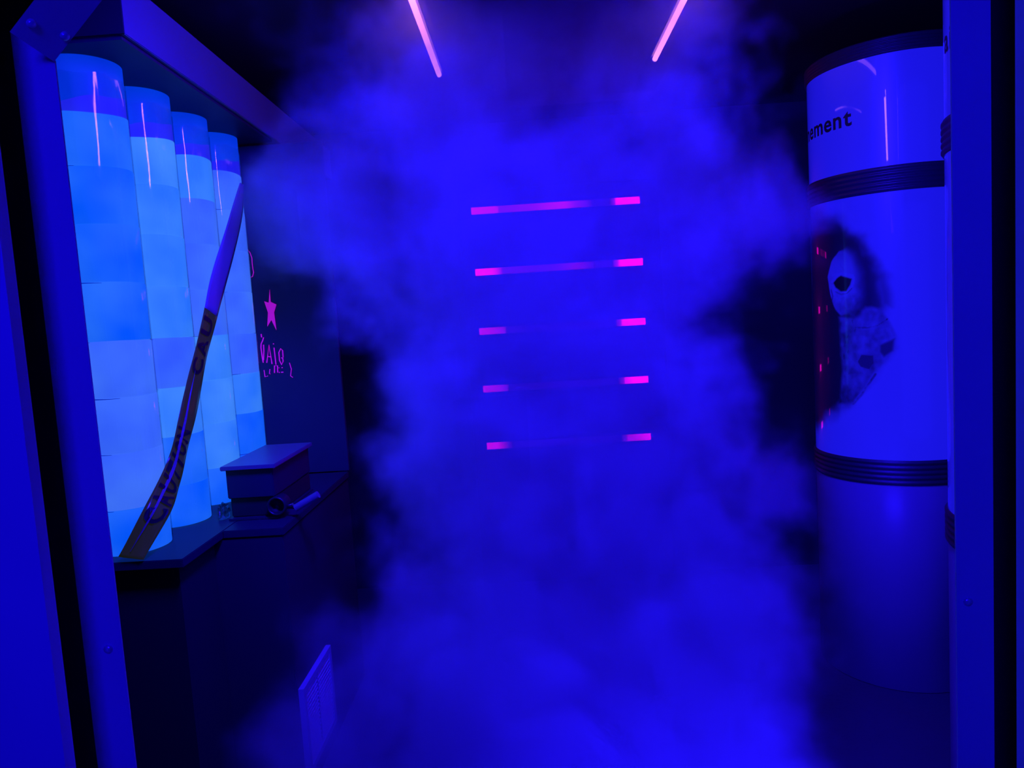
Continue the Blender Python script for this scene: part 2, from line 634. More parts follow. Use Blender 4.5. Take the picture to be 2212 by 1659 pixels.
def local_lathe(key, profile, mat, zfun=None, seg=48):
    if key in seg_mesh:
        return seg_mesh[key]
    bm = bmesh.new()
    rings = []
    for k, (r, z) in enumerate(profile):
        rings.append([bm.verts.new((r * cos(2 * pi * i / seg), r * sin(2 * pi * i / seg), z + (zfun(k, 2 * pi * i / seg) if zfun else 0))) for i in range(seg)])
    for k in range(len(rings) - 1):
        for i in range(seg):
            j = (i + 1) % seg
            bm.faces.new([rings[k][i], rings[k][j], rings[k + 1][j], rings[k + 1][i]])
    bmesh.ops.recalc_face_normals(bm, faces=bm.faces)
    me = bpy.data.meshes.new(key)
    bm.to_mesh(me)
    bm.free()
    for p in me.polygons:
        p.use_smooth = True
    me.materials.append(mat)
    seg_mesh[key] = me
    return me


for t in range(4):
    cy = 2.098 + 0.277 * t
    root = empty('glowing_tube', (-1.2, cy, 0.9), tube_names[t], 'lamp', 'glowing blue tubes on the shelf')
    rr = TR - 0.003
    # top cap with a wavy lower edge, violet liner below it
    link('cap', local_lathe('tube_cap', [(rr, 2.164 - 0.9), (rr, 2.21 - 0.9), (rr, 2.270 - 0.9), (rr - 0.006, 2.271 - 0.9), (0.002, 2.271 - 0.9)], M_CAP,
                            zfun=lambda k, a: 0.017 * sin(a + 0.9) + 0.003 * sin(5 * a) if k == 0 else 0), None, root)
    link('liner', local_lathe('tube_liner', [(rr - 0.001, 2.118 - 0.9), (rr - 0.001, 2.195 - 0.9)], M_LINER), None, root)
    for k in range(len(SEAMS) - 1):
        zt_, zb_ = SEAMS[k] - 0.9, SEAMS[k + 1] - 0.9
        h = zt_ - zb_
        mi = shade[t][k]
        wob = 0.0045 if k == 0 else 0.0018
        me = local_lathe('paper_%d_%d_%d' % (k, mi, t if k in (0, 7) else 0), [(rr - 0.004, 0.0), (rr, 0.0015), (rr + 0.0003, h * 0.5), (rr + 0.0012, h - 0.001), (rr - 0.003, h)], M_PAPER[mi],
                         zfun=(lambda kk, a, w=wob, ph=t * 1.3 + k: w * sin(2 * a + ph) if kk >= 3 else 0))
        s = link('paper_ring', me, None, root, (0, 0, zb_ + 0.0005))
        s.rotation_euler.z = random.uniform(-0.3, 0.3)
    # overlap strips that show as darker seams round part of the tube
    for k in range(1, len(SEAMS) - 1):
        a0 = {0: 200, 1: 245, 2: 240, 3: 250}[t] + random.uniform(-8, 8)
        a1 = a0 + {0: 88, 1: 45, 2: 40, 3: 60}[t] + random.uniform(-20, 15)
        verts, faces = [], []
        n = 14
        for i in range(n + 1):
            a = R(a0 + (a1 - a0) * i / n)
            wv = 0.0026 * (1 - i / n) + 0.0005
            for zz in (-wv, wv):
                verts.append(((rr + 0.0018) * cos(a), (rr + 0.0018) * sin(a), SEAMS[k] - 0.9 + zz + 0.0018 * sin(2 * a + t)))
        for i in range(n):
            faces.append((2 * i, 2 * i + 2, 2 * i + 3, 2 * i + 1))
        me = bpy.data.meshes.new('seam')
        me.from_pydata(verts, [], faces)
        link('seam', me, M_SEAM, root)
    # clear sheet wrapped round the outer side
    verts, faces = [], []
    a0, a1, n = R(-100), R(75), 30
    zs = [0.004, 0.35, 0.7, 1.05, 1.325]
    for i in range(n + 1):
        a = a0 + (a1 - a0) * i / n
        r_ = TR + 0.0015 + 0.0012 * sin(9 * a + t)
        for q, z in enumerate(zs):
            verts.append((r_ * cos(a), r_ * sin(a), z + (0.004 * sin(7 * a) if q == 4 else 0)))
    m_ = len(zs)
    for i in range(n):
        for q in range(m_ - 1):
            faces.append((i * m_ + q, (i + 1) * m_ + q, (i + 1) * m_ + q + 1, i * m_ + q + 1))
    me = bpy.data.meshes.new('clear_sheet')
    me.from_pydata(verts, [], faces)
    for p in me.polygons:
        p.use_smooth = True
    link('clear_sheet', me, M_FILM, root)

# ------------------------------------------------------------------ board with red star and lettering
BY = 3.076
bd = empty('painted_board', (-0.97, BY, 0.9), 'dark board with a red star and hand-painted red letters', 'board')
box('panel', -1.36, -0.80, BY, BY + 0.02, 0.9, 2.268, M_BOARD, bd)
star = [(-1.0673, 1.6809), (-1.0683, 1.6303), (-1.0452, 1.6175), (-1.0581, 1.5851), (-1.055, 1.5116),
        (-1.072, 1.5554), (-1.0913, 1.5293), (-1.0831, 1.5866), (-1.0947, 1.6341), (-1.0764, 1.6268)]
tag(star_xz('star', star, BY - 0.003, BY, M_RED, bd), 'red five-pointed star')
strokes = {
    'letter_mark': [[(-1.150, 1.853), (-1.1447, 1.8508), (-1.1356, 1.8382), (-1.1296, 1.8158), (-1.1305, 1.7938), (-1.1297, 1.7716), (-1.1284, 1.7554), (-1.134, 1.7397), (-1.1413, 1.7369), (-1.15, 1.74)]],
    'letter_c': [[(-1.1206, 1.4993), (-1.1199, 1.485)], [(-1.1117, 1.4845), (-1.1171, 1.4705), (-1.1244, 1.4587), (-1.1268, 1.4424), (-1.1253, 1.4054), (-1.1230, 1.3787)], [(-1.1145, 1.454), (-1.1156, 1.4294), (-1.121, 1.3889)]],
    'letter_a': [[(-1.108, 1.3776), (-1.092, 1.4517), (-1.0863, 1.3709)], [(-1.1014, 1.4039), (-1.0892, 1.4011)]],
    'letter_i': [[(-1.0716, 1.439), (-1.07, 1.367)], [(-1.0725, 1.457), (-1.0722, 1.453)]],
    'letter_g': [[(-1.0371, 1.3958), (-1.0366, 1.4245), (-1.044, 1.4332), (-1.053, 1.4173), (-1.0535, 1.3845), (-1.0461, 1.3655), (-1.0386, 1.3795), (-1.0390, 1.394), (-1.045, 1.394)]],
    'letter_n': [[(-1.0795, 1.3326), (-1.0766, 1.3633), (-1.0638, 1.3625), (-1.0656, 1.3338)]],
    'bracket': [[(-1.0124, 1.3717), (-1.0066, 1.3446), (-1.0125, 1.3161), (-1.0036, 1.3093)]],
    'letter_u': [[(-1.1225, 1.3476), (-1.121, 1.3186), (-1.1083, 1.322)]],
    'letter_l': [[(-1.0973, 1.3502), (-1.1011, 1.3318), (-1.0972, 1.3295)]],
    'dot_row': [[(-1.060, 1.353), (-1.0575, 1.353)], [(-1.0475, 1.353), (-1.043, 1.353)], [(-1.060, 1.334), (-1.057, 1.334)], [(-1.051, 1.334), (-1.042, 1.334)]],
}
for nm, ss in strokes.items():
    w = 0.0026 if nm in ('letter_mark', 'letter_u', 'letter_l', 'bracket') else 0.0038
    first = None
    for q, s_ in enumerate(ss):
        o = stroke_xz(nm if q == 0 else 'brush_stroke', s_, BY, w, M_RED, bd if first is None else first)
        first = first or o

# ------------------------------------------------------------------ grey box device with lid, lens port and fittings
fm = empty('fog_machine', (-0.935, 2.52, 0.9), 'dark box device with a grey lid and round port on the shelf', 'machine')
box('lid', -1.020, -0.842, 2.318, 2.735, 1.068, 1.082, M_LID, fm, bevel=0.002)
box('upper_body', -1.010, -0.856, 2.335, 2.725, 0.972, 1.0675, M_SHELF, fm, bevel=0.003)
box('lower_body', -1.008, -0.858, 2.35, 2.72, 0.908, 0.9715, M_HOUSING, fm, bevel=0.003)
box('base_plate', -1.012, -0.850, 2.33, 2.725, 0.9005, 0.9075, M_SHELF, fm, bevel=0.001)
# round port: ring with a recessed dark disc
bm = bmesh.new()
pc = Vector((-0.848, 2.345, 0.944))
prof = [(0.029, 0.03), (0.031, -0.028), (0.027, -0.032), (0.024, -0.026), (0.022, 0.0), (0.0015, 0.002)]
seg = 28
rings = [[bm.verts.new((pc.x + r * cos(2 * pi * i / seg), pc.y + y, pc.z + r * sin(2 * pi * i / seg))) for i in range(seg)] for r, y in prof]
for k in range(len(rings) - 1):
    for i in range(seg):
        j = (i + 1) % seg
        bm.faces.new([rings[k][i], rings[k][j], rings[k + 1][j], rings[k + 1][i]])
from_bm('port', bm, M_HOUSING, fm, True)
tube_along('fitting', (-0.812, 2.34, 0.939), (-0.800, 2.335, 0.942), 0.006, M_CHROME, fm)
tube_along('fitting', (-0.826, 2.345, 0.936), (-0.813, 2.342, 0.939), 0.0045, M_CHROME, fm)
tube_along('nozzle', (-0.790, 2.33, 0.932), (-0.712, 2.33, 0.972), 0.012, M_HOSE, fm, 16)
tube_along('arm', (-0.855, 2.36, 0.93), (-0.79, 2.335, 0.933), 0.005, M_HOUSING, fm)

# crumpled clear film beside the box
bm = bmesh.new()
rnd = random.Random(3)
bmesh.ops.create_icosphere(bm, subdivisions=3, radius=1.0)
for v in bm.verts:
    f = 1 + rnd.uniform(-0.28, 0.22)
    v.co = Vector((v.co.x * 0.016 * f, v.co.y * 0.03 * f, max(v.co.z * 0.032 * f, -0.018)))
    v.co += Vector((-1.042, 2.37, 0.9195))
bag = from_bm('crumpled_film', bm, M_WRAP)
tag(bag, 'small crumpled piece of clear film between tube foot and box', 'plastic film')

# ------------------------------------------------------------------ caution tape
TL = [(-1.07, 2.859, 2.08), (-1.07, 2.705, 1.912), (-1.07, 2.511, 1.701), (-1.07, 2.414, 1.559), (-1.07, 2.311, 1.428), (-1.07, 2.224, 1.32), (-1.07, 2.151, 1.217), (-1.085, 2.114, 1.141), (-1.092, 1.975, 1.039), (-1.16, 1.946, 0.918)]
TR_ = [(-1.07, 2.9, 2.078), (-1.07, 2.84, 1.929), (-1.07, 2.628, 1.674), (-1.07, 2.5, 1.528), (-1.07, 2.4, 1.407), (-1.07, 2.329, 1.293), (-1.07, 2.232, 1.174), (-1.075, 2.165, 1.073), (-1.05, 2.04, 1.012), (-1.091, 1.946, 0.906)]
TL = [Vector(v) for v in TL][::-1]
TR_ = [Vector(v) for v in TR_][::-1]


def cr(P, t):
    n = len(P) - 1
    t = max(0, min(n - 1e-6, t))
    i = int(t)
    u = t - i
    p0, p1, p2, p3 = P[max(i - 1, 0)], P[i], P[i + 1], P[min(i + 2, n)]
    return 0.5 * ((2 * p1) + (p2 - p0) * u + (2 * p0 - 5 * p1 + 4 * p2 - p3) * u * u + (3 * p1 - p0 - 3 * p2 + p3) * u ** 3)


def tape_pt(t, s, lift=0.0):
    """t along the ribbon (0 foot .. 9 top), s across (0..1); slight lengthwise crease."""
    a, b = cr(TL, t), cr(TR_, t)
    p = a.lerp(b, s)
    p += Vector((0.62, -0.78, 0)) * (0.006 * sin(pi * s) + 0.002 * sin(t * 5 + s * 9) + lift)
    return p


tape = empty('caution_tape', (-1.12, 1.946, 0.9), 'twisted yellow caution tape hanging diagonally across the glowing tubes', 'tape')
NS = 6


def ribbon(name, t0, t1, n, mat, lift=0.0):
    verts, faces = [], []
    for i in range(n + 1):
        for j in range(NS + 1):
            verts.append(tape_pt(t0 + (t1 - t0) * i / n, j / NS, lift))
    for i in range(n):
        for j in range(NS):
            a = i * (NS + 1) + j
            faces.append((a, a + 1, a + NS + 2, a + NS + 1))
    o = mesh_from(name, verts, faces, mat, tape, True)
    m_ = o.modifiers.new('thickness', 'SOLIDIFY')
    m_.thickness = 0.0006
    return o


ribbon('ribbon', 0.0, 6.3, 52, M_TAPE)
M_TAPESHEEN = paint('tape_sheen', (0.35, 0.35, 0.3), 0.35)  # reflected sheen of the turned upper tape, put into a paler base colour
ribbon('ribbon_sheen', 6.3, 9.0, 24, M_TAPESHEEN)
# fold strip along the lower half, its crease highlight put into a paler colour
verts, faces = [], []
for i in range(25):
    t = 0.2 + 4.6 * i / 24
    w = 0.33 * sin(pi * i / 24) ** 0.6
    a = tape_pt(t, 0.30, 0.004)
    b = tape_pt(t, 0.30 + 0.14 * sin(pi * i / 24), 0.009)
    verts += [a, b]
for i in range(24):
    faces.append((2 * i, 2 * i + 1, 2 * i + 3, 2 * i + 2))
M_HIGHLIGHT = paint('crease_highlight', (0.22, 0.2, 0.18), 0.2)
fold_highlight = mesh_from('fold_highlight', verts, faces, M_HIGHLIGHT, tape, True)


def tape_text(word, t0, t1, s0, s1):
    n = len(word)
    for k, ch in enumerate(word):
        vv, ff = glyph(ch, 1.0, 0.035)
        if not vv:
            continue
        x0_, x1_ = min(v[0] for v in vv), max(v[0] for v in vv)
        y0_, y1_ = min(v[1] for v in vv), max(v[1] for v in vv)
        ta, tb = t0 + (t1 - t0) * k / n, t0 + (t1 - t0) * (k + 0.86) / n
        if ch == 'I':
            ta += 0.1
            tb -= 0.1
        vs2 = []
        for x, y in vv:
            u = (x - x0_) / (x1_ - x0_)
            v = (y - y0_) / (y1_ - y0_)
            vs2.append(tape_pt(ta + (tb - ta) * u, s1 + (s0 - s1) * v, 0.0045))
        mesh_from('letter', vs2, ff, M_INK, tape)


tape_text('CAUTION', 0.75, 3.35, 0.08, 0.90)
tape_text('CAU', 4.7, 6.2, 0.06, 0.80)

# ------------------------------------------------------------------ containment tanks
TKR = 0.298
ALIEN = {
    'halo': [(160, 1.87), (185, 1.86), (207.6, 1.819), (229.0, 1.712), (242.5, 1.576), (244.0, 1.452), (240.0, 1.408), (245.6, 1.35), (245.5, 1.305), (231.3, 1.191), (215.5, 1.088), (190, 0.995), (174.6, 0.95), (150, 0.95)],
    'head': [(206.8, 1.674), (200.0, 1.636), (195.2, 1.582), (196.6, 1.539), (199.1, 1.494), (202.7, 1.451), (207.6, 1.43), (214.6, 1.434), (218.1, 1.413), (222.7, 1.447), (225.0, 1.504), (224.3, 1.584), (219.1, 1.656), (213.3, 1.679)],
    'eye': [(201.1, 1.556), (204.9, 1.572), (208.4, 1.58), (217.0, 1.565), (215.7, 1.542), (212.6, 1.52), (208.0, 1.52), (203.2, 1.537)],
    'body': [(204.6, 1.428), (205.9, 1.332), (207.1, 1.212), (203.5, 1.09), (216.7, 1.095), (231.4, 1.209), (244.5, 1.299), (245.6, 1.35), (241.0, 1.41), (236, 1.45), (226, 1.46), (217.9, 1.42)],
    'spot1': [(219.5, 1.255), (222.6, 1.282), (231.1, 1.281), (231.5, 1.249), (228.3, 1.223), (221.9, 1.235)],
    'spot2': [(234.8, 1.318), (240.7, 1.331), (244.7, 1.339), (243.6, 1.294), (237.6, 1.269), (234.5, 1.289)],
    'temple': [(221, 1.70), (226, 1.66), (229, 1.55), (229, 1.47), (225, 1.46), (224, 1.52), (225.5, 1.60)],
    'nape': [(233, 1.62), (240, 1.56), (243, 1.50), (243, 1.455), (236, 1.452), (234, 1.53)],
}
LINES = [([(200.5, 1.584), (204.5, 1.588), (211, 1.590), (218, 1.578)], 0.0035, -0.9),
         ([(203, 1.522), (208, 1.510), (213, 1.512), (217, 1.530)], 0.0035, 0.75),
         ([(203.5, 1.447), (207.5, 1.442), (212, 1.446)], 0.003, 0.8),
         ([(199, 1.53), (200.5, 1.505), (199.5, 1.49)], 0.005, 0.85),
         ([(209, 1.66), (208, 1.62), (211, 1.60)], 0.002, 0.3),
         ([(215.8, 1.425), (217.9, 1.384), (227.8, 1.381), (234.0, 1.388), (240.0, 1.409)], 0.0050, 0.92),
         ([(217.9, 1.381), (212.4, 1.349), (209.2, 1.308), (209.4, 1.270), (207, 1.21)], 0.006, 0.9),
         ([(219, 1.38), (216.6, 1.345), (213.4, 1.302), (212.5, 1.29)], 0.005, 0.85),
         ([(207, 1.43), (206, 1.33), (206, 1.2), (201, 1.10)], 0.006, 0.4),
         ([(196.5, 1.555), (201, 1.552)], 0.004, 0.35),
         ([(204, 1.50), (209, 1.505), (215, 1.515)], 0.003, 0.25),
         ([(205.5, 1.495), (207, 1.46), (206.5, 1.435)], 0.003, 0.25),
         ([(232, 1.209), (222, 1.13), (216, 1.095)], 0.007, 0.85),
         ([(226, 1.30), (218, 1.19), (213, 1.12)], 0.003, 0.2),
         ([(224, 1.46), (229, 1.468)], 0.004, 0.4)]


def seg_dist(px, py, ax, ay, bx, by):
    dx, dy = bx - ax, by - ay
    l2 = dx * dx + dy * dy
    u = 0 if l2 == 0 else max(0, min(1, ((px - ax) * dx + (py - ay) * dy) / l2))
    return math.hypot(px - ax - u * dx, py - ay - u * dy)


KA = R(1) * TKR          # degrees -> metres of arc


def sdf(poly, a, z):
    """Signed distance in metres on the unrolled tank wall (negative inside)."""
    inside = False
    d = 1e9
    n = len(poly)
    for i in range(n):
        ax, ay = poly[i][0] * KA, poly[i][1]
        bx, by = poly[(i + 1) % n][0] * KA, poly[(i + 1) % n][1]
        d = min(d, seg_dist(a * KA, z, ax, ay, bx, by))
        if (ay > z) != (by > z) and a * KA < (bx - ax) * (z - ay) / (by - ay) + ax:
            inside = not inside
    return -d if inside else d


def sm(e0, e1, x):
    t = max(0, min(1, (x - e0) / (e1 - e0)))
    return t * t * (3 - 2 * t)


from mathutils import noise as mnoise


def print_ink(a, z):
    """Ink cover (0 clear .. 1 black) of the creature print at wall angle a (degrees), height z."""
    nz = mnoise.fractal(Vector((a * KA * 14, z * 14, 3.1)), 1.0, 2.0, 3)
    nf = mnoise.fractal(Vector((a * KA * 45, z * 38, 8.7)), 1.0, 2.0, 3)
    hal = sdf(ALIEN['halo'], a, z) + 0.02 * nz
    ink = 0.97 * (1 - sm(-0.055, 0.016, hal))
    ink *= 0.45 + 0.55 * sm(1.9, 1.72, z)
    ink *= sm(250, 226, a) * 0.40 + 0.60
    hd = sdf(ALIEN['head'], a, z) + 0.003 * nz
    soft = 0.004 + 0.034 * sm(207, 221, a)
    inh = 1 - sm(-soft, soft * 0.6, hd)
    shade_ = 0.12 + 0.42 * sm(1.53, 1.43, z) + 0.30 * sm(212, 226, a) + 0.14 * max(0, nz) + 0.25 * sm(1.60, 1.69, z) + 0.22 * nf * sm(1.60, 1.50, z)
    ink = ink * (1 - inh) + shade_ * inh
    bdy = sdf(ALIEN['body'], a, z) + 0.004 * nz
    inb = (1 - sm(-0.012, 0.006, bdy)) * (1 - inh)
    shb = 0.46 + 0.30 * nz + 0.20 * nf + 0.30 * sm(1.22, 1.08, z) + 0.15 * sm(214, 205, a)
    ink = ink * (1 - inb) + shb * inb
    for nm, k, s in (('eye', 1.0, 0.003), ('spot1', 0.88, 0.004), ('spot2', 0.85, 0.010), ('temple', 0.80, 0.012), ('nape', 0.62, 0.02)):
        d = sdf(ALIEN[nm], a, z) + 0.002 * nz
        ink = max(ink, k * (1 - sm(-s, s, d)))
    # pale rim under and over the eye
    e = sdf(ALIEN['eye'], a, z)
    if 0.003 < e < 0.012 and inh > 0.5:
        ink *= 0.45
    for pts, w, k in LINES:
        d = min(seg_dist(a * KA, z, pts[i][0] * KA, pts[i][1], pts[i + 1][0] * KA, pts[i + 1][1]) for i in range(len(pts) - 1))
        line = (1 - sm(w * 0.2, w * 1.15, d)) * (0.75 + 0.5 * nf)
        ink = max(ink, k * line) if k > 0 else ink * (1 + k * line)
    return max(0.0, min(1.0, ink))


def tank_print_mat():
    """Same back-lit acrylic as the tank; the printed ink blocks the light from inside."""
    m = M_TANK.copy()
    m.name = 'printed_tank_acrylic'
    nt = m.node_tree
    N, L = nt.nodes, nt.links
    p = N['Principled BSDF']
    at = N.new('ShaderNodeAttribute')
    at.attribute_name = 'ink'
    inv = N.new('ShaderNodeMath')
    inv.operation = 'SUBTRACT'
    inv.inputs[0].default_value = 1.0
    L.new(at.outputs['Fac'], inv.inputs[1])
    e = N.new('ShaderNodeMath')
    e.operation = 'MULTIPLY'
    e.inputs[1].default_value = p.inputs['Emission Strength'].default_value
    L.new(inv.outputs[0], e.inputs[0])
    L.new(e.outputs[0], p.inputs['Emission Strength'])
    src = p.inputs['Base Color'].links[0].from_socket
    mx = N.new('ShaderNodeMix')
    mx.data_type = 'RGBA'
    L.new(at.outputs['Fac'], mx.inputs[0])
    L.new(src, mx.inputs[6])
    mx.inputs[7].default_value = (0.01, 0.01, 0.012, 1)
    L.new(mx.outputs[2], p.inputs['Base Color'])
    return m


M_TANKPRINT = tank_print_mat()
for m_ in (M_TANK, M_TANKPRINT, M_RED, M_SEAM, M_CAP, M_LINER, M_TAPE):
    m_.cycles.emission_sampling = 'NONE'      # weak emitters: no direct light sampling needed


def band_profile(r, z0, z1, n):
    prof = [(r - 0.004, z0), (r + 0.004, z0)]
    h = (z1 - z0) / n
    for k in range(n):
        a = z0 + k * h
        prof += [(r + 0.0035, a + 0.12 * h), (r + 0.008, a + 0.35 * h), (r + 0.008, a + 0.65 * h), (r + 0.0035, a + 0.88 * h)]
    prof += [(r + 0.004, z1), (r - 0.004, z1)]
    return prof


def tank(cx, cy, label, printed, word, a_word, z_word, size):
    t = empty('containment_tank', (cx, cy, 0), label, 'tank', 'white containment tanks with black ribbed bands')
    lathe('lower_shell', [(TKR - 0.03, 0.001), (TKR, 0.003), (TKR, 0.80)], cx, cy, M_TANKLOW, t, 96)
    lathe('band', band_profile(TKR, 0.795, 0.888, 5), cx, cy, M_RUBBER, t, 96)
    if not printed:
        lathe('window_section', [(TKR, 0.885), (TKR, 1.87)], cx, cy, M_TANK, t, 96)
    else:
        # fine grid so that the print can be carried by a surface attribute
        A0, A1 = 150.0, 252.0
        na, nz_ = 200, 300
        verts, faces, ink = [], [], []
        for i in range(na + 1):
            a = A0 + (A1 - A0) * i / na
            for j in range(nz_ + 1):
                z = 0.886 + (1.869 - 0.886) * j / nz_
                verts.append((cx + TKR * cos(R(a)), cy + TKR * sin(R(a)), z))
                ink.append(print_ink(a, z))
        for i in range(na):
            for j in range(nz_):
                q = i * (nz_ + 1) + j
                faces.append((q, q + nz_ + 1, q + nz_ + 2, q + 1))
        base = len(verts)
        nr = 70
        for i in range(nr + 1):
            a = A1 + (360 - (A1 - A0)) * i / nr
            for z in (0.886, 1.869):
                verts.append((cx + TKR * cos(R(a)), cy + TKR * sin(R(a)), z))
                ink.append(0.0)
        for i in range(nr):
            q = base + 2 * i
            faces.append((q, q + 2, q + 3, q + 1))
        off = wloc(t)
        me = bpy.data.meshes.new('window_section')
        me.from_pydata([tuple(Vector(v) - off) for v in verts], [], faces)
        at = me.attributes.new('ink', 'FLOAT', 'POINT')
        at.data.foreach_set('value', ink)
        for p in me.polygons:
            p.use_smooth = True
        o = link('window_section', me, M_TANKPRINT, t)
        tag(o, 'glowing tank wall printed with a skull-faced creature')
    lathe('band', band_profile(TKR, 1.864, 1.954, 5), cx, cy, M_RUBBER, t, 96)
    up = lathe('upper_section', [(TKR, 1.95), (TKR, 2.345)], cx, cy, M_TANK, t, 96)
    lathe('top_band', band_profile(TKR, 2.342, 2.398, 5) + [(0.01, 2.4)], cx, cy, M_RUBBER, t, 96)
    # lettering bent round the upper section
    x = 0.0
    glyphs = []
    for ch in word:
        vv, ff = glyph(ch, size, 0.0020)
        mnx = min(v[0] for v in vv)
        mxx = max(v[0] for v in vv)
        glyphs.append((vv, ff, x - mnx))
        x += (mxx - mnx) + size * 0.085
    total = x - size * 0.085
    for vv, ff, dx in glyphs:
        verts = []
        for px, py in vv:
            arc = px + dx - total
            a = R(a_word) + arc / TKR
            verts.append((cx + (TKR + 0.0012) * cos(a), cy + (TKR + 0.0012) * sin(a), z_word + py))
        mesh_from('letter', verts, ff, M_INK, up)
    return t


tank(1.45, 2.98, 'white tank with a creature printed on it, farther from the doorway', True, 'nement', 219.5, 2.122, 0.086)
tank(1.424, 1.95, 'white tank mostly hidden behind the right door post', False, 'ai', 172.0, 2.122, 0.086)

# ------------------------------------------------------------------ ceiling light tubes
for x, lab in ((-0.313, 'pink light tube on the ceiling, nearer the glowing blue tubes'), (0.596, 'pink light tube on the ceiling, nearer the white tanks')):
    t = empty('light_tube', (x, 2.0, 2.545), lab, 'light', 'pink ceiling light tubes')
    box('channel', x - 0.016, x + 0.016, 2.0, 3.235, 2.552, 2.5595, M_LEDBODY, t)
    tube_along('diffuser', (x, 2.0, 2.541), (x, 3.215, 2.541), 0.0105, M_LEDPINK, t, 16)
    tube_along('end_cap', (x, 3.2155, 2.541), (x, 3.227, 2.541), 0.012, M_LEDBODY, t, 16)

# ------------------------------------------------------------------ back door with five light bars
d2 = empty('door_2', (0.19, YB, 0), kind='structure')
tag(d2, 'grey rear door carrying five pink light bars')
box('leaf', -0.335, 0.735, YB - 0.03, YB - 0.002, 0.0, 2.19, M_DOOR, d2, bevel=0.003)
box('jamb', -0.42, -0.345, YB - 0.05, YB - 0.001, 0.0, 2.26, M_DOOR, d2, bevel=0.003)
box('jamb', 0.745, 0.82, YB - 0.05, YB - 0.001, 0.0, 2.26, M_DOOR, d2, bevel=0.003)
box('head_jamb', -0.344, 0.744, YB - 0.05, YB - 0.001, 2.2, 2.26, M_DOOR, d2, bevel=0.003)
PROFILE = [[(0, .62), (.12, .5), (.155, .42), (.165, .14), (.38, .17), (.55, .55), (.62, .25), (.72, .01), (.82, .01), (.852, .18), (.86, 1), (1, 1)],
           [(0, .85), (.10, .75), (.155, .2), (.165, .07), (.45, .07), (.60, .12), (.72, .01), (.82, .01), (.855, .2), (.86, .5), (.93, .8), (1, 1)],
           [(0, .42), (.08, .34), (.15, .2), (.165, .02), (.3, .005), (.82, .005), (.855, .2), (.86, .75), (1, .85)],
           [(0, .40), (.08, .28), (.14, .12), (.16, .005), (.82, .005), (.855, .15), (.86, .6), (.92, 1), (1, 1)],
           [(0, .42), (.06, .36), (.13, .05), (.16, .005), (.82, .005), (.855, .15), (.86, .45), (.93, .7), (1, .95)]]


def bar_mat(k):
    """Diffuser of one light bar: the LEDs sit towards its two ends."""
    m, nt, N, L, p = new_mat('bar_diffuser_%d' % (k + 1))
    p.inputs['Base Color'].default_value = (0.06, 0.03, 0.06, 1)
    tc = N.new('ShaderNodeTexCoord')
    sp = N.new('ShaderNodeSeparateXYZ')
    L.new(tc.outputs['Generated'], sp.inputs[0])
    rp = N.new('ShaderNodeValToRGB')
    L.new(sp.outputs[0], rp.inputs[0])
    el = rp.color_ramp.elements
    for i, (t, v) in enumerate(PROFILE[k]):
        e = el[i] if i < 2 else el.new(t)
        e.position = t
        e.color = (v, v, v, 1)
    ml = N.new('ShaderNodeMath')
    ml.operation = 'MULTIPLY'
    ml.inputs[1].default_value = 5.0
    L.new(rp.outputs[0], ml.inputs[0])
    p.inputs['Emission Color'].default_value = (1.0, 0.0, 0.62, 1)
    L.new(ml.outputs[0], p.inputs['Emission Strength'])
    return m


bar_lab = ['topmost pink light bar on the rear door', 'second pink light bar from the top on the rear door',
           'middle one of the five pink light bars on the rear door', 'fourth pink light bar from the top on the rear door',
           'lowest pink light bar on the rear door']
for k, z in enumerate([2.091, 1.760, 1.436, 1.116, 0.795]):
    y1 = YB - 0.031
    b = empty('light_bar', (0.184, y1, z), bar_lab[k], 'light', 'pink light bars on the rear door')
    box('housing', -0.276, 0.643, y1 - 0.008, y1, z - 0.0195, z + 0.0195, M_BAR_OFF, b)
    y0 = y1 - 0.0125
    box('diffuser', -0.274, 0.641, y0, y1 - 0.0085, z - 0.0185, z + 0.0185, bar_mat(k), b)


# ------------------------------------------------------------------ smoke
class F:
    """Small expression builder for geometry-node fields."""
    nt = None

    def __init__(self, sock):
        self.s = sock

    @staticmethod
    def _put(node, idx, v):
        if isinstance(v, F):
            F.nt.links.new(v.s, node.inputs[idx])
        else:
            node.inputs[idx].default_value = v

    @staticmethod
    def op(kind, *args, clamp=False):
        n = F.nt.nodes.new('ShaderNodeMath')
        n.operation = kind
        n.use_clamp = clamp
        for i, a in enumerate(args):
            F._put(n, i, a)
        return F(n.outputs[0])

    def __add__(self, o): return F.op('ADD', self, o)
    def __radd__(self, o): return F.op('ADD', o, self)
    def __sub__(self, o): return F.op('SUBTRACT', self, o)
    def __rsub__(self, o): return F.op('SUBTRACT', o, self)
    def __mul__(self, o): return F.op('MULTIPLY', self, o)
    def __rmul__(self, o): return F.op('MULTIPLY', o, self)
    def __truediv__(self, o): return F.op('DIVIDE', self, o)


def fmin(a, b): return F.op('MINIMUM', a, b)
def fmax(a, b): return F.op('MAXIMUM', a, b)
def fabs(a): return F.op('ABSOLUTE', a)


def sstep(e0, e1, x):
    n = F.nt.nodes.new('ShaderNodeMapRange')
    n.interpolation_type = 'SMOOTHSTEP'
    F._put(n, 0, x)
    F._put(n, 1, e0)
    F._put(n, 2, e1)
    return F(n.outputs[0])


def fnoise(vec, scale, detail=2.0, rough=0.5, dist=0.0, color=False):
    n = F.nt.nodes.new('ShaderNodeTexNoise')
    n.inputs['Scale'].default_value = scale
    n.inputs['Detail'].default_value = detail
    n.inputs['Roughness'].default_value = rough
    n.inputs['Distortion'].default_value = dist
    F.nt.links.new(vec, n.inputs['Vector'])
    return n.outputs['Color'] if color else F(n.outputs[0])


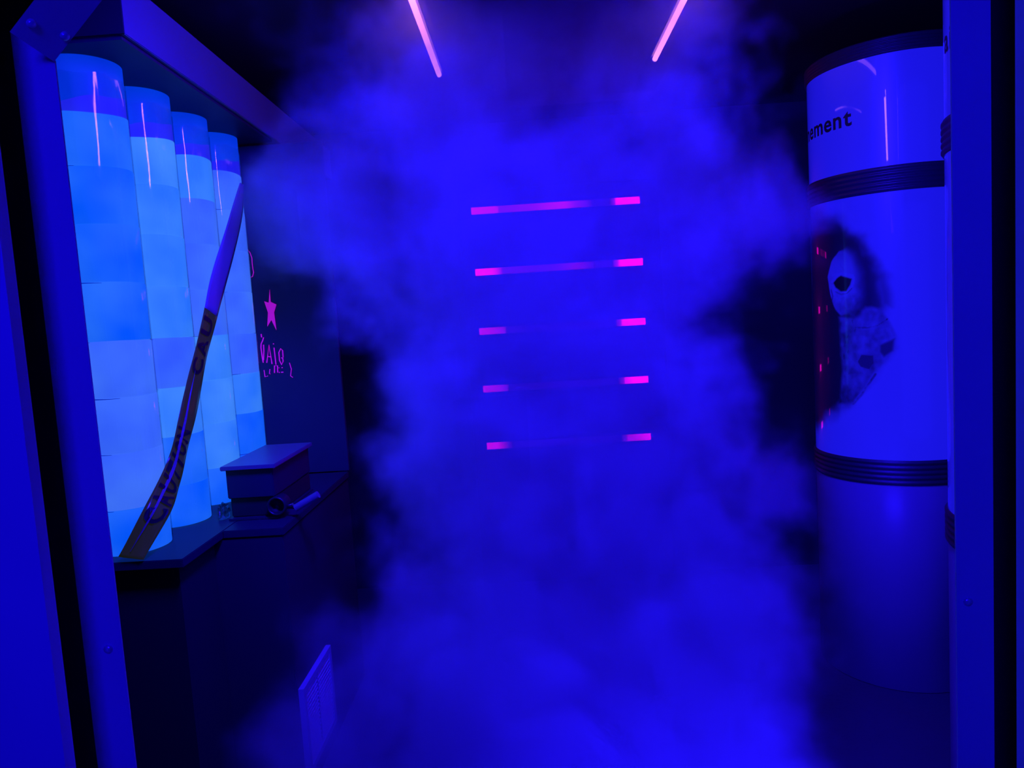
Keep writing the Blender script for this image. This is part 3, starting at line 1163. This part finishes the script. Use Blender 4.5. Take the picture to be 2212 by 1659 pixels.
def blob(x, y, z, c, r):
    """Soft ellipsoid: 1 at the centre, 0 at its rim."""
    q = ((x - c[0]) / r[0]) * ((x - c[0]) / r[0]) + ((y - c[1]) / r[1]) * ((y - c[1]) / r[1]) + ((z - c[2]) / r[2]) * ((z - c[2]) / r[2])
    return F.op('EXPONENT', q * -1.6)


SMOKE_PEAK = 3.6


def build_smoke():
    ng = bpy.data.node_groups.new('smoke_field', 'GeometryNodeTree')
    ng.interface.new_socket('Geometry', in_out='OUTPUT', socket_type='NodeSocketGeometry')
    F.nt = ng
    N, L = ng.nodes, ng.links
    pos = N.new('GeometryNodeInputPosition')
    # swirl the coordinates a little so that the edges curl
    w = fnoise(pos.outputs[0], 2.2, 2.0, 0.5, 0.0, True)
    sub = N.new('ShaderNodeVectorMath')
    sub.operation = 'SUBTRACT'
    L.new(w, sub.inputs[0])
    sub.inputs[1].default_value = (0.5, 0.5, 0.5)
    sc = N.new('ShaderNodeVectorMath')
    sc.operation = 'SCALE'
    L.new(sub.outputs[0], sc.inputs[0])
    sc.inputs['Scale'].default_value = 0.55
    ad = N.new('ShaderNodeVectorMath')
    ad.operation = 'ADD'
    L.new(pos.outputs[0], ad.inputs[0])
    L.new(sc.outputs[0], ad.inputs[1])
    wp = ad.outputs[0]
    sx = N.new('ShaderNodeSeparateXYZ')
    L.new(wp, sx.inputs[0])
    x, y, z = F(sx.outputs[0]), F(sx.outputs[1]), F(sx.outputs[2])
    fine = fnoise(wp, 4.5, 5.0, 0.58, 0.35)
    # main body: a tall curtain in the middle, spreading over the floor towards the doorway
    low = sstep(1.0, 0.2, z)
    half = 0.63 + low * 0.10
    body = (half - fabs(x - 0.08)) / 0.26
    front = (y - (2.2 - low * 0.55)) / 0.14
    back = (2.90 - low * 0.25 - y) / 0.14
    body = fmin(fmin(fmin(body, front), back), 2.4)
    # billows that lean out of the curtain, and hollows in its flanks
    for c, r, amp in (((-0.84, 2.65, 1.90), (0.40, 0.38, 0.36), 3.0),
                      ((-0.70, 2.75, 1.30), (0.22, 0.60, 0.22), -1.6),
                      ((0.92, 2.65, 1.84), (0.30, 0.34, 0.22), 2.6),
                      ((0.80, 2.75, 1.36), (0.22, 0.50, 0.22), -1.0),
                      ((0.92, 2.60, 0.78), (0.30, 0.35, 0.20), 2.0),
                      ((0.16, 2.45, 2.28), (0.34, 0.55, 0.30), -1.3),
                      ((-0.66, 1.90, 0.40), (0.36, 0.30, 0.28), 1.1)):
        body = body + blob(x, y, z, c, r) * amp
    curl = fnoise(wp, 15.0, 3.0, 0.55, 0.6)
    d = body + (fine - 0.5) * 3.6 + (curl - 0.5) * 1.5
    d = sstep(0.0, 1.3, d)
    # thin haze between the pieces
    L_out = d * SMOKE_PEAK
    # nothing outside the room
    sp = N.new('ShaderNodeSeparateXYZ')
    L.new(pos.outputs[0], sp.inputs[0])
    py, px = F(sp.outputs[1]), F(sp.outputs[0])
    L_out = L_out * sstep(1.35, 1.7, py) * sstep(4.08, 3.9, py) * sstep(-1.05, -0.93, px) * sstep(1.15, 1.03, px)
    vc = N.new('GeometryNodeVolumeCube')
    L.new(L_out.s, vc.inputs['Density'])
    mn, mxv = (-1.06, 1.35, 0.01), (1.15, 4.085, 2.53)
    vc.inputs['Min'].default_value = mn
    vc.inputs['Max'].default_value = mxv
    vox = 0.026
    for nm, k in (('Resolution X', 0), ('Resolution Y', 1), ('Resolution Z', 2)):
        vc.inputs[nm].default_value = int((mxv[k] - mn[k]) / vox)
    m = bpy.data.materials.new('smoke')
    m.use_nodes = True
    nt = m.node_tree
    nt.nodes.remove(nt.nodes['Principled BSDF'])
    pv = nt.nodes.new('ShaderNodeVolumePrincipled')
    pv.inputs['Color'].default_value = (0.96, 0.96, 0.96, 1)
    pv.inputs['Density'].default_value = 1.0
    pv.inputs['Anisotropy'].default_value = 0.0
    nt.links.new(pv.outputs[0], nt.nodes['Material Output'].inputs['Volume'])
    sm_ = N.new('GeometryNodeSetMaterial')
    sm_.inputs['Material'].default_value = m
    L.new(vc.outputs[0], sm_.inputs['Geometry'])
    go = N.new('NodeGroupOutput')
    L.new(sm_.outputs[0], go.inputs[0])
    me = bpy.data.meshes.new('smoke')
    me.materials.append(m)
    o = bpy.data.objects.new('smoke', me)
    COL.objects.link(o)
    md = o.modifiers.new('smoke_field', 'NODES')
    md.node_group = ng
    tag(o, 'dense blue-lit smoke billowing through the middle of the room', 'smoke', kind='stuff')
    return o


build_smoke()
